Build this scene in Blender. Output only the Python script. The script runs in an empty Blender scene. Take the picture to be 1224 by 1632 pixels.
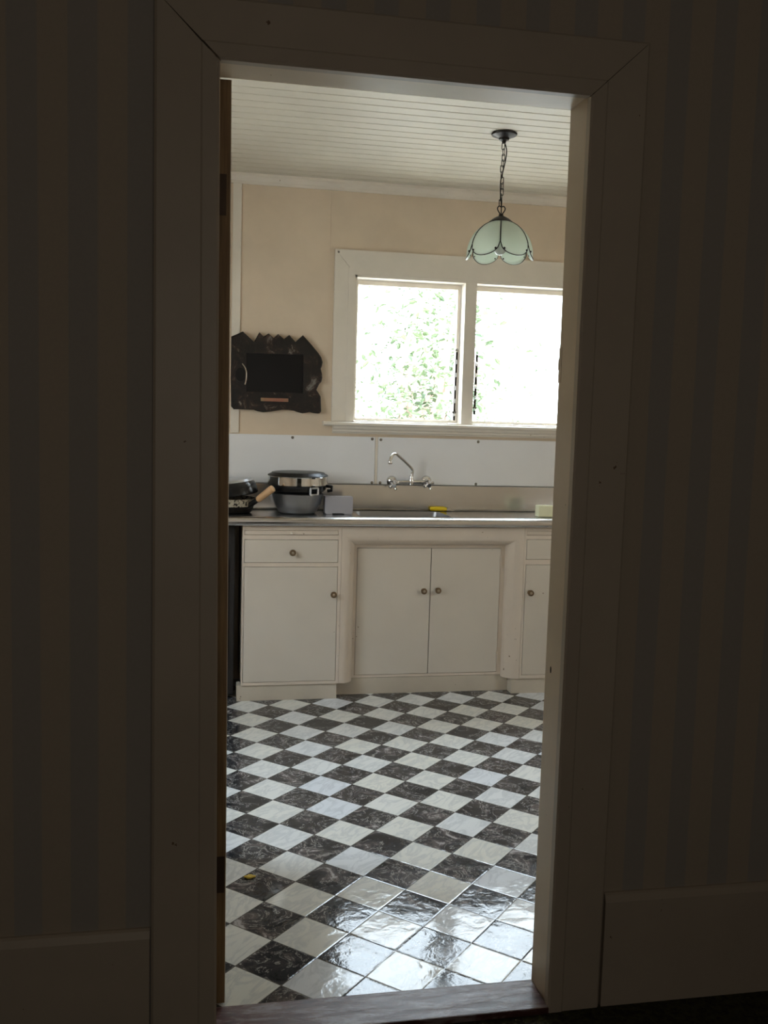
import bpy, bmesh, math, random
from mathutils import Vector, Matrix
random.seed(7)
C = bpy.context.scene.collection
PI = math.pi
# ------------------------------------------------------------------ camera
CAM_H = 1.4404
yaw, pitch, roll, FPX = 0.193898, 0.098133, 0.028243, 1539.17
fwd = Vector((math.sin(yaw)*math.cos(pitch), math.cos(yaw)*math.cos(pitch), -math.sin(pitch)))
r0 = Vector((math.cos(yaw), -math.sin(yaw), 0)); u0 = r0.cross(fwd)
rt = r0*math.cos(roll) + u0*math.sin(roll); up = -r0*math.sin(roll) + u0*math.cos(roll)
cam_d = bpy.data.cameras.new('camera'); cam = bpy.data.objects.new('camera', cam_d); C.objects.link(cam)
M = Matrix((rt, up, -fwd)).transposed().to_4x4(); M.translation = Vector((0, 0, CAM_H)); cam.matrix_world = M
cam_d.sensor_fit = 'VERTICAL'; cam_d.sensor_height = 24.0; cam_d.lens = 24.0*FPX/1632.0
cam_d.clip_start = 0.02; cam_d.clip_end = 200
bpy.context.scene.camera = cam
# ------------------------------------------------------------------ world, sun, exposure
SKY_LOW, SKY_HIGH = 10.5, 21.0
SUN_S = 4.0
EXPOSURE = 0.0
HALL_W = 5.0
world = bpy.data.worlds.new('World'); bpy.context.scene.world = world; world.use_nodes = True
wb = world.node_tree.nodes['Background']; wb.inputs[1].default_value = 1.0
# hazy warm-white sky low over the garden, brighter blue-white sky overhead
_t = world.node_tree
_g = _t.nodes.new('ShaderNodeTexCoord'); _s = _t.nodes.new('ShaderNodeSeparateXYZ'); _m = _t.nodes.new('ShaderNodeMapRange'); _x = _t.nodes.new('ShaderNodeMix')
_m.interpolation_type = 'SMOOTHSTEP'; _m.inputs[1].default_value = .30; _m.inputs[2].default_value = .70; _x.data_type = 'RGBA'
_x.inputs['A'].default_value = (SKY_LOW*.93, SKY_LOW*.97, SKY_LOW, 1); _x.inputs['B'].default_value = (SKY_HIGH*.74, SKY_HIGH*.86, SKY_HIGH*1.02, 1)
_t.links.new(_g.outputs['Generated'], _s.inputs[0]); _t.links.new(_s.outputs[2], _m.inputs[0]); _t.links.new(_m.outputs[0], _x.inputs['Factor']); _t.links.new(_x.outputs['Result'], wb.inputs[0])
sd = bpy.data.lights.new('sun', 'SUN'); sd.energy = SUN_S; sd.angle = 0.01; sd.color = (1, .95, .85)
so = bpy.data.objects.new('sun', sd); C.objects.link(so); so.rotation_euler = Vector((0.55, 0.62, -1.0)).to_track_quat('-Z', 'Y').to_euler()
vs = bpy.context.scene.view_settings
vs.view_transform = 'Standard'; vs.look = 'None'; vs.gamma = 1; vs.use_curve_mapping = False; vs.exposure = EXPOSURE
def area(name, loc, direction, sx, sy, watts, col, portal=False):
    l = bpy.data.lights.new(name, 'AREA'); l.shape = 'RECTANGLE'; l.size = sx; l.size_y = sy; l.energy = watts; l.color = col
    if portal: l.cycles.is_portal = True
    o = bpy.data.objects.new(name, l); C.objects.link(o); o.location = loc
    o.rotation_euler = Vector(direction).to_track_quat('-Z', 'Y').to_euler(); return o
area('window_portal', (1.475, 5.36, 1.80), (0, -1, 0), 1.36, 0.82, 1, (1, 1, 1), True)
area('left_window_portal', (-1.08, 3.5, 1.6), (1, 0, 0), .9, 1.0, 1, (1, 1, 1), True)
area('right_window_portal', (2.98, 3.42, 1.55), (-1, 0, 0), 0.45, 0.9, 1, (1, 1, 1), True)
area('hall_fill_lamp', (0.3, -1.485, 1.6), (0, 1, 0), 1.5, 1.2, HALL_W, (1.0, .90, .78))  # added fill that lifts the dark hall, no source seen there

# ------------------------------------------------------------------ material helpers
MATS = {}
def mat(name, base=(.5, .5, .5), rough=.5, metal=0., spec=.5, **kw):
    m = bpy.data.materials.new(name); m.use_nodes = True
    b = m.node_tree.nodes['Principled BSDF']
    b.inputs['Base Color'].default_value = (*base, 1); b.inputs['Roughness'].default_value = rough
    b.inputs['Metallic'].default_value = metal; b.inputs['Specular IOR Level'].default_value = spec
    for k, v in kw.items(): b.inputs[k].default_value = v
    MATS[name] = m; return m
def N(m, t, **kw):
    n = m.node_tree.nodes.new(t)
    for k, v in kw.items(): setattr(n, k, v)
    return n
def LK(m, a, b): m.node_tree.links.new(a, b)
def BS(m): return m.node_tree.nodes['Principled BSDF']
def val(m, sock, v):
    if isinstance(v, (int, float)): sock.default_value = v
    else: LK(m, v, sock)
def mth(m, op, a, b=0.0, c=None, clamp=False):
    n = N(m, 'ShaderNodeMath', operation=op); n.use_clamp = clamp
    val(m, n.inputs[0], a); val(m, n.inputs[1], b)
    if c is not None: val(m, n.inputs[2], c)
    return n.outputs[0]
def noise(m, scale, detail=4, rough=.6, vec=None, dist=0.0):
    n = N(m, 'ShaderNodeTexNoise'); n.inputs['Scale'].default_value = scale; n.inputs['Detail'].default_value = detail
    n.inputs['Roughness'].default_value = rough; n.inputs['Distortion'].default_value = dist
    if vec is not None: LK(m, vec, n.inputs['Vector'])
    return n
def ramp(m, fac, stops):
    n = N(m, 'ShaderNodeValToRGB'); e = n.color_ramp.elements
    e[0].position, e[0].color = stops[0][0], (*stops[0][1], 1); e[1].position, e[1].color = stops[-1][0], (*stops[-1][1], 1)
    for p, c in stops[1:-1]:
        x = e.new(p); x.color = (*c, 1)
    LK(m, fac, n.inputs[0]); return n.outputs[0]
def mixc(m, fac, a, b):
    n = N(m, 'ShaderNodeMix', data_type='RGBA')
    val(m, n.inputs['Factor'], fac)
    for s, v in ((n.inputs['A'], a), (n.inputs['B'], b)):
        if isinstance(v, tuple): s.default_value = (*v, 1)
        else: LK(m, v, s)
    return n.outputs['Result']
def objco(m): return N(m, 'ShaderNodeTexCoord').outputs['Object']
def bump(m, h, strength=.2, dist=.002):
    n = N(m, 'ShaderNodeBump'); n.inputs['Strength'].default_value = strength; n.inputs['Distance'].default_value = dist
    LK(m, h, n.inputs['Height']); LK(m, n.outputs[0], BS(m).inputs['Normal'])
def painted(name, c, rough=.45, wear=None, amount=.62, mottle=.06, spec=.4):
    """paint with faint mottling and optional small chips"""
    m = mat(name, c, rough, spec=spec); v = objco(m)
    n1 = noise(m, 3.0, 5, .6, v)
    d = tuple(x*(1-mottle*2) for x in c)
    col = ramp(m, n1.outputs['Fac'], [(.3, d), (.7, c)])
    if wear:
        n2 = noise(m, 38, 3, .6, v); n3 = noise(m, 3.3, 2, .5, v)
        k = mth(m, 'MULTIPLY', mth(m, 'GREATER_THAN', n2.outputs['Fac'], amount), mth(m, 'GREATER_THAN', n3.outputs['Fac'], .56))
        col = mixc(m, k, col, wear)
    LK(m, col, BS(m).inputs['Base Color'])
    bump(m, noise(m, 60, 3, .6, v).outputs['Fac'], .12, .001)
    return m
painted('kitchen_wall', (.77, .63, .48), .6)
painted('ceiling_paint', (.68, .625, .52), .5)
painted('trim_white', (.84, .77, .67), .32, (.35, .25, .15), .72)
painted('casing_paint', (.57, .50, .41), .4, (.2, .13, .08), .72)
painted('jamb_paint', (.80, .68, .53), .35, (.30, .2, .12), .71)
painted('cabinet_paint', (.69, .615, .52), .38, (.28, .2, .13), .74, .03)
painted('cabinet_frame_paint', (.74, .63, .52), .4, (.28, .2, .13), .70, .04)
painted('toe_paint', (.64, .56, .45), .5, (.2, .15, .1), .71, .08)
painted('splash_white', (.88, .88, .90), .22, mottle=.02, spec=.5)
mat('gap_dark', (.02, .015, .01), .9)
mat('chrome', (.82, .82, .83), .08, 1)
mat('aluminium', (.52, .53, .55), .34, 1)
mat('cast_aluminium', (.36, .37, .39), .42, .9)
mat('black_enamel', (.008, .008, .009), .22)
mat('black_iron', (.012, .011, .010), .38, .3)
mat('dark_bronze', (.018, .013, .010), .35, .6)
mat('brass_old', (.20, .135, .08), .38, .85)
mat('knob_centre', (.42, .33, .24), .3, .6)
mat('satin_steel', (.36, .36, .37), .38, 1)
mat('screw_metal', (.25, .23, .2), .35, 1)
mat('yellow_plastic', (.85, .62, .02), .35)
mat('bare_wood_handle', (.62, .38, .2), .5)
mat('grey_card', (.36, .35, .38), .6)
mat('soap_cream', (.82, .80, .55), .45)
mat('hinge_metal', (.07, .045, .03), .5, .5)
mat('blade_steel', (.6, .6, .6), .25, 1)
mat('black_glass', (.004, .004, .005), .28, spec=.3)
mat('recess_shade', (.018, .014, .012), .7)  # shade of the unlit recess put into the colour
mat('yellow_scrap', (.55, .38, .03), .6)
m = mat('stainless', (.60, .59, .58), .22, 1); v = objco(m)
n = noise(m, 7, 3, .6, v); LK(m, ramp(m, n.outputs['Fac'], [(.3, (.17, .17, .17)), (.7, (.27, .27, .27))]), BS(m).inputs['Roughness'])
bump(m, noise(m, 5, 2, .5, v).outputs['Fac'], .12, .004)
# wood of the door edge
m = mat('door_edge_wood', (.16, .10, .045), .55); v = objco(m)
mp = N(m, 'ShaderNodeMapping'); mp.inputs['Scale'].default_value = (40, 40, 2); LK(m, v, mp.inputs[0])
LK(m, ramp(m, noise(m, 3, 5, .6, mp.outputs[0]).outputs['Fac'], [(.3, (.18, .11, .05)), (.7, (.32, .21, .10))]), BS(m).inputs['Base Color'])
# burnt carved frame wood
m = mat('burnt_wood', (.03, .02, .015), .33); v = objco(m)
n = noise(m, 13, 7, .72, v, 1.0)
LK(m, ramp(m, n.outputs['Fac'], [(.42, (.005, .005, .005)), (.53, (.013, .009, .008)), (.585, (.04, .018, .013)), (.66, (.20, .19, .17))]), BS(m).inputs['Base Color'])
bump(m, noise(m, 22, 5, .7, v).outputs['Fac'], .6, .006)
m = mat('label_wood', (.3, .13, .08), .4); v = objco(m)
LK(m, ramp(m, noise(m, 14, 3, .6, v).outputs['Fac'], [(.35, (.34, .10, .07)), (.65, (.30, .20, .11))]), BS(m).inputs['Base Color'])
# threshold
m = mat('threshold_wood', (.12, .05, .045), .3); v = objco(m)
mp = N(m, 'ShaderNodeMapping'); mp.inputs['Scale'].default_value = (3, 14, 14); LK(m, v, mp.inputs[0])
n = noise(m, 3, 7, .7, mp.outputs[0], .6)
LK(m, ramp(m, n.outputs['Fac'], [(.35, (.045, .018, .015)), (.5, (.12, .05, .045)), (.58, (.24, .19, .19)), (.75, (.36, .31, .31))]), BS(m).inputs['Base Color'])
bump(m, n.outputs['Fac'], .5, .003)
# carpet
m = mat('hall_carpet', (.03, .03, .015), .95); v = objco(m)
LK(m, ramp(m, noise(m, 60, 5, .7, v).outputs['Fac'], [(.4, (.012, .010, .006)), (.6, (.06, .06, .02))]), BS(m).inputs['Base Color'])
bump(m, noise(m, 260, 2, .5, v).outputs['Fac'], 1, .006)
# wallpaper
def wallpaper(name, x0, light, dark):
    """vertical two-tone stripes; x0 = where a dark stripe starts, widths given in metres"""
    m = mat(name, (.5, .5, .5), .8, spec=.2); v = objco(m); s = N(m, 'ShaderNodeSeparateXYZ'); LK(m, v, s.inputs[0])
    per = light + dark
    f = mth(m, 'FRACT', mth(m, 'DIVIDE', mth(m, 'SUBTRACT', s.outputs[0], x0 - 20*per), per))
    mr = N(m, 'ShaderNodeMapRange'); mr.inputs[1].default_value = dark/per - .02; mr.inputs[2].default_value = dark/per + .02
    LK(m, f, mr.inputs[0])
    edge = mth(m, 'LESS_THAN', f, .015)
    fac = mth(m, 'MAXIMUM', mr.outputs[0], mth(m, 'MULTIPLY', edge, .5))
    col = mixc(m, fac, (.44, .415, .385), (.53, .46, .37))
    n = noise(m, 120, 3, .6, v)
    col2 = mixc(m, mth(m, 'MULTIPLY', n.outputs['Fac'], .25), col, (.25, .23, .2)); LK(m, col2, BS(m).inputs['Base Color'])
    return m
wallpaper('striped_wallpaper_left', -.384, .059, .060)
wallpaper('striped_wallpaper_right', 1.051, .059, .055)
# marble chequer floor
TH = math.radians(-43.2007); OX, OY, TS = .32183, 2.64321, .1524
m = mat('marble_tiles', (.5, .5, .5), .12, spec=.34); v = objco(m); s = N(m, 'ShaderNodeSeparateXYZ'); LK(m, v, s.inputs[0])
dx = mth(m, 'SUBTRACT', s.outputs[0], OX); dy = mth(m, 'SUBTRACT', s.outputs[1], OY)
ct, st = math.cos(TH)/TS, math.sin(TH)/TS
U = mth(m, 'ADD', mth(m, 'MULTIPLY', dx, ct), mth(m, 'MULTIPLY', dy, st))
V = mth(m, 'ADD', mth(m, 'MULTIPLY', dx, -st), mth(m, 'MULTIPLY', dy, ct))
fu = mth(m, 'FLOOR', U); fv = mth(m, 'FLOOR', V)
par = mth(m, 'FRACT', mth(m, 'MULTIPLY', mth(m, 'ADD', mth(m, 'ADD', fu, fv), 400), .5))   # 0 dark, .5 white
iswhite = mth(m, 'GREATER_THAN', par, .25)
cmb = N(m, 'ShaderNodeCombineXYZ'); LK(m, fu, cmb.inputs[0]); LK(m, fv, cmb.inputs[1])
wn = N(m, 'ShaderNodeTexWhiteNoise'); LK(m, cmb.outputs[0], wn.inputs['Vector'])
off = N(m, 'ShaderNodeVectorMath', operation='MULTIPLY_ADD'); LK(m, wn.outputs['Color'], off.inputs[0]); off.inputs[1].default_value = (7, 7, 7)
c2 = N(m, 'ShaderNodeCombineXYZ'); LK(m, U, c2.inputs[0]); LK(m, V, c2.inputs[1]); LK(m, c2.outputs[0], off.inputs[2])
nb = noise(m, 1.7, 8, .72, off.outputs[0], .8)
vein = mth(m, 'ABSOLUTE', mth(m, 'SUBTRACT', noise(m, 1.7, 6, .65, off.outputs[0], 1.6).outputs['Fac'], .5))
dark = ramp(m, nb.outputs['Fac'], [(.38, (.022, .022, .024)), (.53, (.05, .048, .049)), (.60, (.12, .10, .095)), (.66, (.42, .39, .38))])
dv = mth(m, 'LESS_THAN', vein, .011)
gate = mth(m, 'GREATER_THAN', nb.outputs['Fac'], .45)
dark = mixc(m, mth(m, 'MULTIPLY', mth(m, 'MULTIPLY', dv, gate), .7), dark, (.42, .40, .37))
tint = ramp(m, wn.outputs['Value'], [(0., (.72, .70, .62)), (.5, (.76, .75, .70)), (1., (.72, .74, .77))])
mps = N(m, 'ShaderNodeMapping'); mps.inputs['Rotation'].default_value = (0, 0, .6); mps.inputs['Scale'].default_value = (1.6, .55, 1); LK(m, off.outputs[0], mps.inputs[0])
wvein = mth(m, 'ABSOLUTE', mth(m, 'SUBTRACT', noise(m, 1.6, 5, .6, mps.outputs[0], 1.2).outputs['Fac'], .5))
wf = N(m, 'ShaderNodeMapRange'); wf.inputs[1].default_value = 0.0; wf.inputs[2].default_value = .07; wf.inputs[3].default_value = .38; wf.inputs[4].default_value = 0; LK(m, wvein, wf.inputs[0])
white = mixc(m, wf.outputs[0], tint, (.38, .40, .42))
col = mixc(m, iswhite, dark, white)
def edge_d(x):
    f = mth(m, 'FRACT', x); return mth(m, 'MINIMUM', f, mth(m, 'SUBTRACT', 1., f))
ed = mth(m, 'MINIMUM', edge_d(U), edge_d(V))
seam = mth(m, 'LESS_THAN', ed, .010)
col = mixc(m, seam, col, (.10, .09, .08)); LK(m, col, BS(m).inputs['Base Color'])
er = N(m, 'ShaderNodeMapRange'); er.inputs[1].default_value = 0; er.inputs[2].default_value = .03; LK(m, ed, er.inputs[0])
w1 = noise(m, 26, 3, .55, v, .6); w2 = noise(m, 5, 2, .5, v)
hh = mth(m, 'ADD', mth(m, 'ADD', mth(m, 'MULTIPLY', w1.outputs['Fac'], .30), mth(m, 'MULTIPLY', w2.outputs['Fac'], .9)), mth(m, 'MULTIPLY', er.outputs[0], .12))
bump(m, hh, .62, .004)
LK(m, ramp(m, noise(m, 9, 4, .6, v).outputs['Fac'], [(.3, (.06, .06, .06)), (.7, (.13, .13, .13))]), BS(m).inputs['Roughness'])
# glass
def glassmat(name, tint=(1, 1, 1)):
    m = bpy.data.materials.new(name); m.use_nodes = True; nt = m.node_tree; nt.nodes.clear()
    o = nt.nodes.new('ShaderNodeOutputMaterial'); mx = nt.nodes.new('ShaderNodeMixShader'); t = nt.nodes.new('ShaderNodeBsdfTransparent')
    g = nt.nodes.new('ShaderNodeBsdfGlossy'); g.inputs['Roughness'].default_value = .02; t.inputs[0].default_value = (*tint, 1)
    lw = nt.nodes.new('ShaderNodeLayerWeight'); lw.inputs[0].default_value = .5
    pw = nt.nodes.new('ShaderNodeMath'); pw.operation = 'POWER'; pw.inputs[1].default_value = 5; nt.links.new(lw.outputs['Facing'], pw.inputs[0])
    fr = nt.nodes.new('ShaderNodeMath'); fr.operation = 'MULTIPLY_ADD'; fr.inputs[1].default_value = .9; fr.inputs[2].default_value = .04; nt.links.new(pw.outputs[0], fr.inputs[0])
    nt.links.new(fr.outputs[0], mx.inputs[0]); nt.links.new(t.outputs[0], mx.inputs[1]); nt.links.new(g.outputs[0], mx.inputs[2]); nt.links.new(mx.outputs[0], o.inputs[0])
    MATS[name] = m
glassmat('window_glass', (.97, .99, .98)); mat('bulb_glass', (.55, .58, .53), .06)
m = mat('shade_glass', (.80, .86, .78), .2, spec=.5)
nt = m.node_tree; tr = N(m, 'ShaderNodeBsdfTranslucent'); tr.inputs[0].default_value = (.84, .90, .82, 1); mx = N(m, 'ShaderNodeMixShader'); mx.inputs[0].default_value = .5
LK(m, BS(m).outputs[0], mx.inputs[1]); LK(m, tr.outputs[0], mx.inputs[2]); LK(m, mx.outputs[0], nt.nodes['Material Output'].inputs[0])
m = mat('leaf_green', (.3, .4, .15), .5); v = objco(m)
LK(m, ramp(m, noise(m, 3, 3, .6, v).outputs['Fac'], [(.35, (.05, .085, .04)), (.65, (.15, .21, .10))]), BS(m).inputs['Base Color'])
mat('bark', (.42, .33, .27), .8)
mat('pale_ground', (.50, .46, .40), .9)
mat('outside_cladding', (.7, .7, .66), .7)
mat('roof_iron', (.4, .4, .4), .6)
mat('speckled_cream', (.5, .45, .36), .5)
m = MATS['speckled_cream']; v = objco(m)
LK(m, ramp(m, noise(m, 70, 3, .6, v).outputs['Fac'], [(.42, (.02, .015, .012)), (.5, (.48, .43, .34))]), BS(m).inputs['Base Color'])

# ------------------------------------------------------------------ mesh helpers
def bx(bm, x0, x1, y0, y1, z0, z1, bev=0):
    r = bmesh.ops.create_cube(bm, size=1)
    vs_ = r['verts']
    for q in vs_:
        q.co = Vector(((x0+x1)/2 + q.co.x*(x1-x0), (y0+y1)/2 + q.co.y*(y1-y0), (z0+z1)/2 + q.co.z*(z1-z0)))
    if bev:
        es = list({e for q in vs_ for e in q.link_edges})
        bmesh.ops.bevel(bm, geom=es, offset=bev, segments=2, affect='EDGES', profile=.7)
def prism(bm, poly, axis, a, b):
    """extrude a 2-D polygon along an axis ('x','y','z') from a to b"""
    def p(q, t):
        if axis == 'y': return (q[0], t, q[1])
        if axis == 'x': return (t, q[0], q[1])
        return (q[0], q[1], t)
    va = [bm.verts.new(p(q, a)) for q in poly]; vb = [bm.verts.new(p(q, b)) for q in poly]
    n = len(poly)
    bm.faces.new(va); bm.faces.new(vb[::-1])
    for i in range(n): bm.faces.new((va[i], vb[i], vb[(i+1) % n], va[(i+1) % n]))
def tube(bm, pts, rad, seg=10, caps=True, closed=False):
    pts = [Vector(p) for p in pts]; n = len(pts)
    rads = rad if isinstance(rad, (list, tuple)) else [rad]*n
    rings = []; prev = None
    for i, p in enumerate(pts):
        if closed: t = pts[(i+1) % n]-pts[i-1]
        else: t = pts[min(i+1, n-1)]-pts[max(i-1, 0)]
        t.normalize()
        if prev is None:
            a = Vector((0, 0, 1)) if abs(t.z) < .9 else Vector((1, 0, 0)); nn = t.cross(a).normalized()
        else: nn = (prev - t*prev.dot(t)).normalized()
        prev = nn; b = t.cross(nn)
        rings.append([bm.verts.new(p + (nn*math.cos(2*PI*k/seg)+b*math.sin(2*PI*k/seg))*rads[i]) for k in range(seg)])
    for i in range(n if closed else n-1):
        A, B = rings[i], rings[(i+1) % n]
        for k in range(seg): bm.faces.new((A[k], A[(k+1) % seg], B[(k+1) % seg], B[k]))
    if caps and not closed: bm.faces.new(rings[0][::-1]); bm.faces.new(rings[-1])
def smooth_path(pts, n=6):
    P = [Vector(p) for p in pts]; out = []
    for i in range(len(P)-1):
        p0, p1, p2, p3 = P[max(i-1, 0)], P[i], P[i+1], P[min(i+2, len(P)-1)]
        for k in range(n):
            t = k/n
            out.append(.5*((2*p1)+(-p0+p2)*t+(2*p0-5*p1+4*p2-p3)*t*t+(-p0+3*p1-3*p2+p3)*t**3))
    out.append(P[-1]); return out
def lathe(bm, prof, c=(0, 0, 0), seg=48, mtx=None):
    rings = []
    for r, z in prof:
        if r < 1e-6: rings.append([bm.verts.new((0, 0, z))])
        else: rings.append([bm.verts.new((r*math.cos(2*PI*k/seg), r*math.sin(2*PI*k/seg), z)) for k in range(seg)])
    for A, B in zip(rings, rings[1:]):
        if len(A) == 1 and len(B) == 1: continue
        for k in range(seg):
            k2 = (k+1) % seg
            if len(A) == 1: bm.faces.new((A[0], B[k], B[k2]))
            elif len(B) == 1: bm.faces.new((A[k], B[0], A[k2]))
            else: bm.faces.new((A[k], B[k], B[k2], A[k2]))
    T = Matrix.Translation(Vector(c)) @ (mtx if mtx else Matrix.Identity(4))
    for R in rings:
        for q in R: q.co = T @ q.co
def obj(name, bm, material, parent=None, smooth=False):
    bmesh.ops.recalc_face_normals(bm, faces=bm.faces[:])
    me = bpy.data.meshes.new(name); bm.to_mesh(me); bm.free()
    if material: me.materials.append(MATS[material])
    if smooth:
        for p in me.polygons: p.use_smooth = True
        try: me.set_sharp_from_angle(angle=math.radians(40))
        except Exception: pass
    o = bpy.data.objects.new(name, me); C.objects.link(o)
    if parent:
        o.parent = parent; o.matrix_parent_inverse = Matrix.Translation(-parent.location)
    return o
def tag(o, label, cat, group=None):
    o['label'] = label; o['category'] = cat
    if group: o['group'] = group
    return o
def thing(name, label, cat, loc, group=None):
    o = bpy.data.objects.new(name, None); C.objects.link(o); o.location = loc; o.empty_display_size = .05
    return tag(o, label, cat, group)
def struct(name, bm, m, parent=None, smooth=False):
    o = obj(name, bm, m, parent, smooth)
    if not parent: o['kind'] = 'structure'
    return o
def B(): return bmesh.new()

# ------------------------------------------------------------------ room shell
KX0, KX1, KY0, KY1, CZ = -.95, 2.85, 2.25, 5.20, 2.67
HX0, HX1, HY0, HF = -1.5, 2.2, -1.5, 2.14
bm = B(); bx(bm, KX0-.12, KX1+.12, 2.232, KY1+.12, -.06, 0); struct('floor', bm, 'marble_tiles')
bm = B(); bx(bm, HX0-.1, HX1+.1, HY0-.1, 2.20, -.07, -.006); struct('floor_hall', bm, 'hall_carpet')
# boarded ceiling: V-groove profile swept along X
bm = B(); prof = []
y = 3.835 - .08*20
while y < 5.3:
    if y > 2.2: prof += [(y-.0045, CZ), (y, CZ+.007), (y+.0045, CZ)]
    y += .08
prof = [(2.24, CZ)] + prof + [(5.32, CZ), (5.32, CZ+.05), (2.24, CZ+.05)]
prism(bm, prof, 'x', KX0-.12, KX1+.12); struct('ceiling', bm, 'ceiling_paint')
bm = B(); bx(bm, HX0-.1, HX1+.1, HY0-.1, 2.2, 2.8, 2.85); struct('ceiling_hall', bm, 'casing_paint')
# back wall with window opening
WX0, WX1, WZ0, WZ1 = .825, 2.125, 1.41, 2.19
bm = B()
bx(bm, KX0-.12, WX0, KY1, KY1+.12, -.05, CZ+.05); bx(bm, WX1, KX1+.12, KY1, KY1+.12, -.05, CZ+.05)
bx(bm, WX0, WX1, KY1, KY1+.12, -.05, WZ0); bx(bm, WX0, WX1, KY1, KY1+.12, WZ1, CZ+.05)
struct('wall_back', bm, 'kitchen_wall')
def side_wall(name, x0, x1, y0, y1, z0, z1):
    bm = B()
    bx(bm, x0, x1, KY0-.1, y0, -.05, CZ+.05); bx(bm, x0, x1, y1, KY1+.12, -.05, CZ+.05)
    bx(bm, x0, x1, y0, y1, -.05, z0); bx(bm, x0, x1, y0, y1, z1, CZ+.05)
    return struct(name, bm, 'kitchen_wall')
side_wall('wall_left', KX0-.12, KX0, 3.05, 3.95, 1.1, 2.1)
side_wall('wall_right', KX1, KX1+.12, 3.2, 3.65, 1.1, 2.0)
for k, (xa, y0, y1, z0, z1) in enumerate(((KX0-.06, 3.05, 3.95, 1.1, 2.1), (KX1+.06, 3.2, 3.65, 1.1, 2.0))):
    w = thing('window_%d' % (k+2), '', '', (xa, (y0+y1)/2, z0)); del w['label']; del w['category']; w['kind'] = 'structure'
    bm = B(); t = .045
    for a in ((y0, y0+t, z0, z1), (y1-t, y1, z0, z1), (y0, y1, z0, z0+t), (y0, y1, z1-t, z1), ((y0+y1)/2-.02, (y0+y1)/2+.02, z0, z1)):
        bx(bm, xa-.02, xa+.02, *a)
    obj('window_frame', bm, 'trim_white', w)
    bm = B(); bx(bm, xa-.002, xa+.002, y0, y1, z0, z1); obj('pane', bm, 'window_glass', w)
# partition between hall and kitchen (opening .05 .. .868, top 2.18)
def partition(name, xa, xb, z0, z1, mhall):
    bm = B(); bx(bm, xa, xb, HF, 2.18, z0, z1); struct(name, bm, mhall)
partition('wall_front_left', HX0-.1, .02, -.05, 2.85, 'striped_wallpaper_left')
partition('wall_front_right', .90, HX1+.1, -.05, 2.85, 'striped_wallpaper_right')
partition('wall_front_top', .02, .90, 2.21, 2.85, 'striped_wallpaper_right')
bm = B(); bx(bm, HX0-.1, .02, 2.18, 2.238, -.05, 2.85); bx(bm, .90, HX1+.8, 2.18, 2.238, -.05, 2.85); bx(bm, .02, .90, 2.18, 2.238, 2.21, 2.85)
struct('wall_kitchen_front', bm, 'kitchen_wall')
for nm, a in (('wall_hall_left', (HX0-.1, HX0, HY0, HF)), ('wall_hall_right', (HX1, HX1+.1, HY0, HF)), ('wall_hall_back', (HX0-.1, HX1+.1, HY0-.1, HY0))):
    bm = B(); bx(bm, *a, -.05, 2.85); struct(nm, bm, 'striped_wallpaper_left')

# frame added behind the viewer around the hall fill lamp; wall stays solid
w = thing('window_4', '', '', (.3, HY0, 1.0)); del w['label']; del w['category']; w['kind'] = 'structure'
bm = B()
for a in ((-.53, -.45, .92, 2.28), (1.05, 1.13, .92, 2.28), (-.45, 1.05, .92, 1.0), (-.45, 1.05, 2.2, 2.28), (.28, .32, 1.0, 2.2)): bx(bm, a[0], a[1], HY0, HY0+.025, a[2], a[3])
obj('window_frame', bm, 'casing_paint', w)  # frame only, set round the added fill lamp
# ------------------------------------------------------------------ doorway trim
FY = 2.118
# jamb linings
bm = B(); prism(bm, [(.02, -.01), (.054, -.01), (.043, 2.18), (.02, 2.18)], 'y', 2.130, 2.25); struct('trim_1', bm, 'jamb_paint')
bm = B(); bx(bm, .866, .90, 2.130, 2.25, -.01, 2.18)
jr = struct('trim_2', bm, 'jamb_paint')
bm = B(); bx(bm, .8645, .8665, 2.235, 2.251, 1.535, 1.62, .001); bx(bm, .8635, .8665, 2.243, 2.252, 1.565, 1.592, .001); obj('strike_plate', bm, 'jamb_paint', jr)
bm = B(); lathe(bm, [(0, 0), (.004, 0), (.004, .001), (0, .001)], (.8656, 2.214, .83), 12, Matrix.Rotation(PI/2, 4, 'Y') @ Matrix.Scale(2.2, 4, (1, 0, 0))); obj('nail_hole', bm, 'gap_dark', jr)
bm = B(); bx(bm, .02, .90, 2.130, 2.25, 2.177, 2.21); struct('trim_3', bm, 'jamb_paint')
# casings, each a bevelled two-band board, mitred
def casing(name, inner, outer, thick=.022):
    """inner/outer: two matching 2-D (x,z) points each: a straight mitred board with a raised inner band"""
    bm = B(); y0 = FY-.003; cuts = [(0, 0), (0, thick-.001), (.04, thick-.001+.003), (.26, thick+.002), (.29, thick-.0008), (.96, thick-.002), (1, thick-.007), (1, 0)]
    rows = []
    for e in (0, 1):
        i, o = Vector(inner[e]), Vector(outer[e]); row = []
        for t, h in cuts:
            p = i.lerp(o, t); row.append(bm.verts.new((p.x, HF-h, p.y)))
        rows.append(row)
    n = len(cuts)
    for k in range(n): bm.faces.new((rows[0][k], rows[0][(k+1) % n], rows[1][(k+1) % n], rows[1][k]))
    bm.faces.new(rows[0][::-1]); bm.faces.new(rows[1])
    return struct(name, bm, 'casing_paint')
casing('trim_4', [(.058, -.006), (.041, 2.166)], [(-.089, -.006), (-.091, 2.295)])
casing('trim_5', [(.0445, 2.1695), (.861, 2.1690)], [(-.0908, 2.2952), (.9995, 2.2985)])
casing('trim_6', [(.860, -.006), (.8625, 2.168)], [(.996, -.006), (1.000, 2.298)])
bm = B(); bx(bm, .056, .862, 2.113, 2.236, -.03, .010, .004); struct('threshold', bm, 'threshold_wood')
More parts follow.
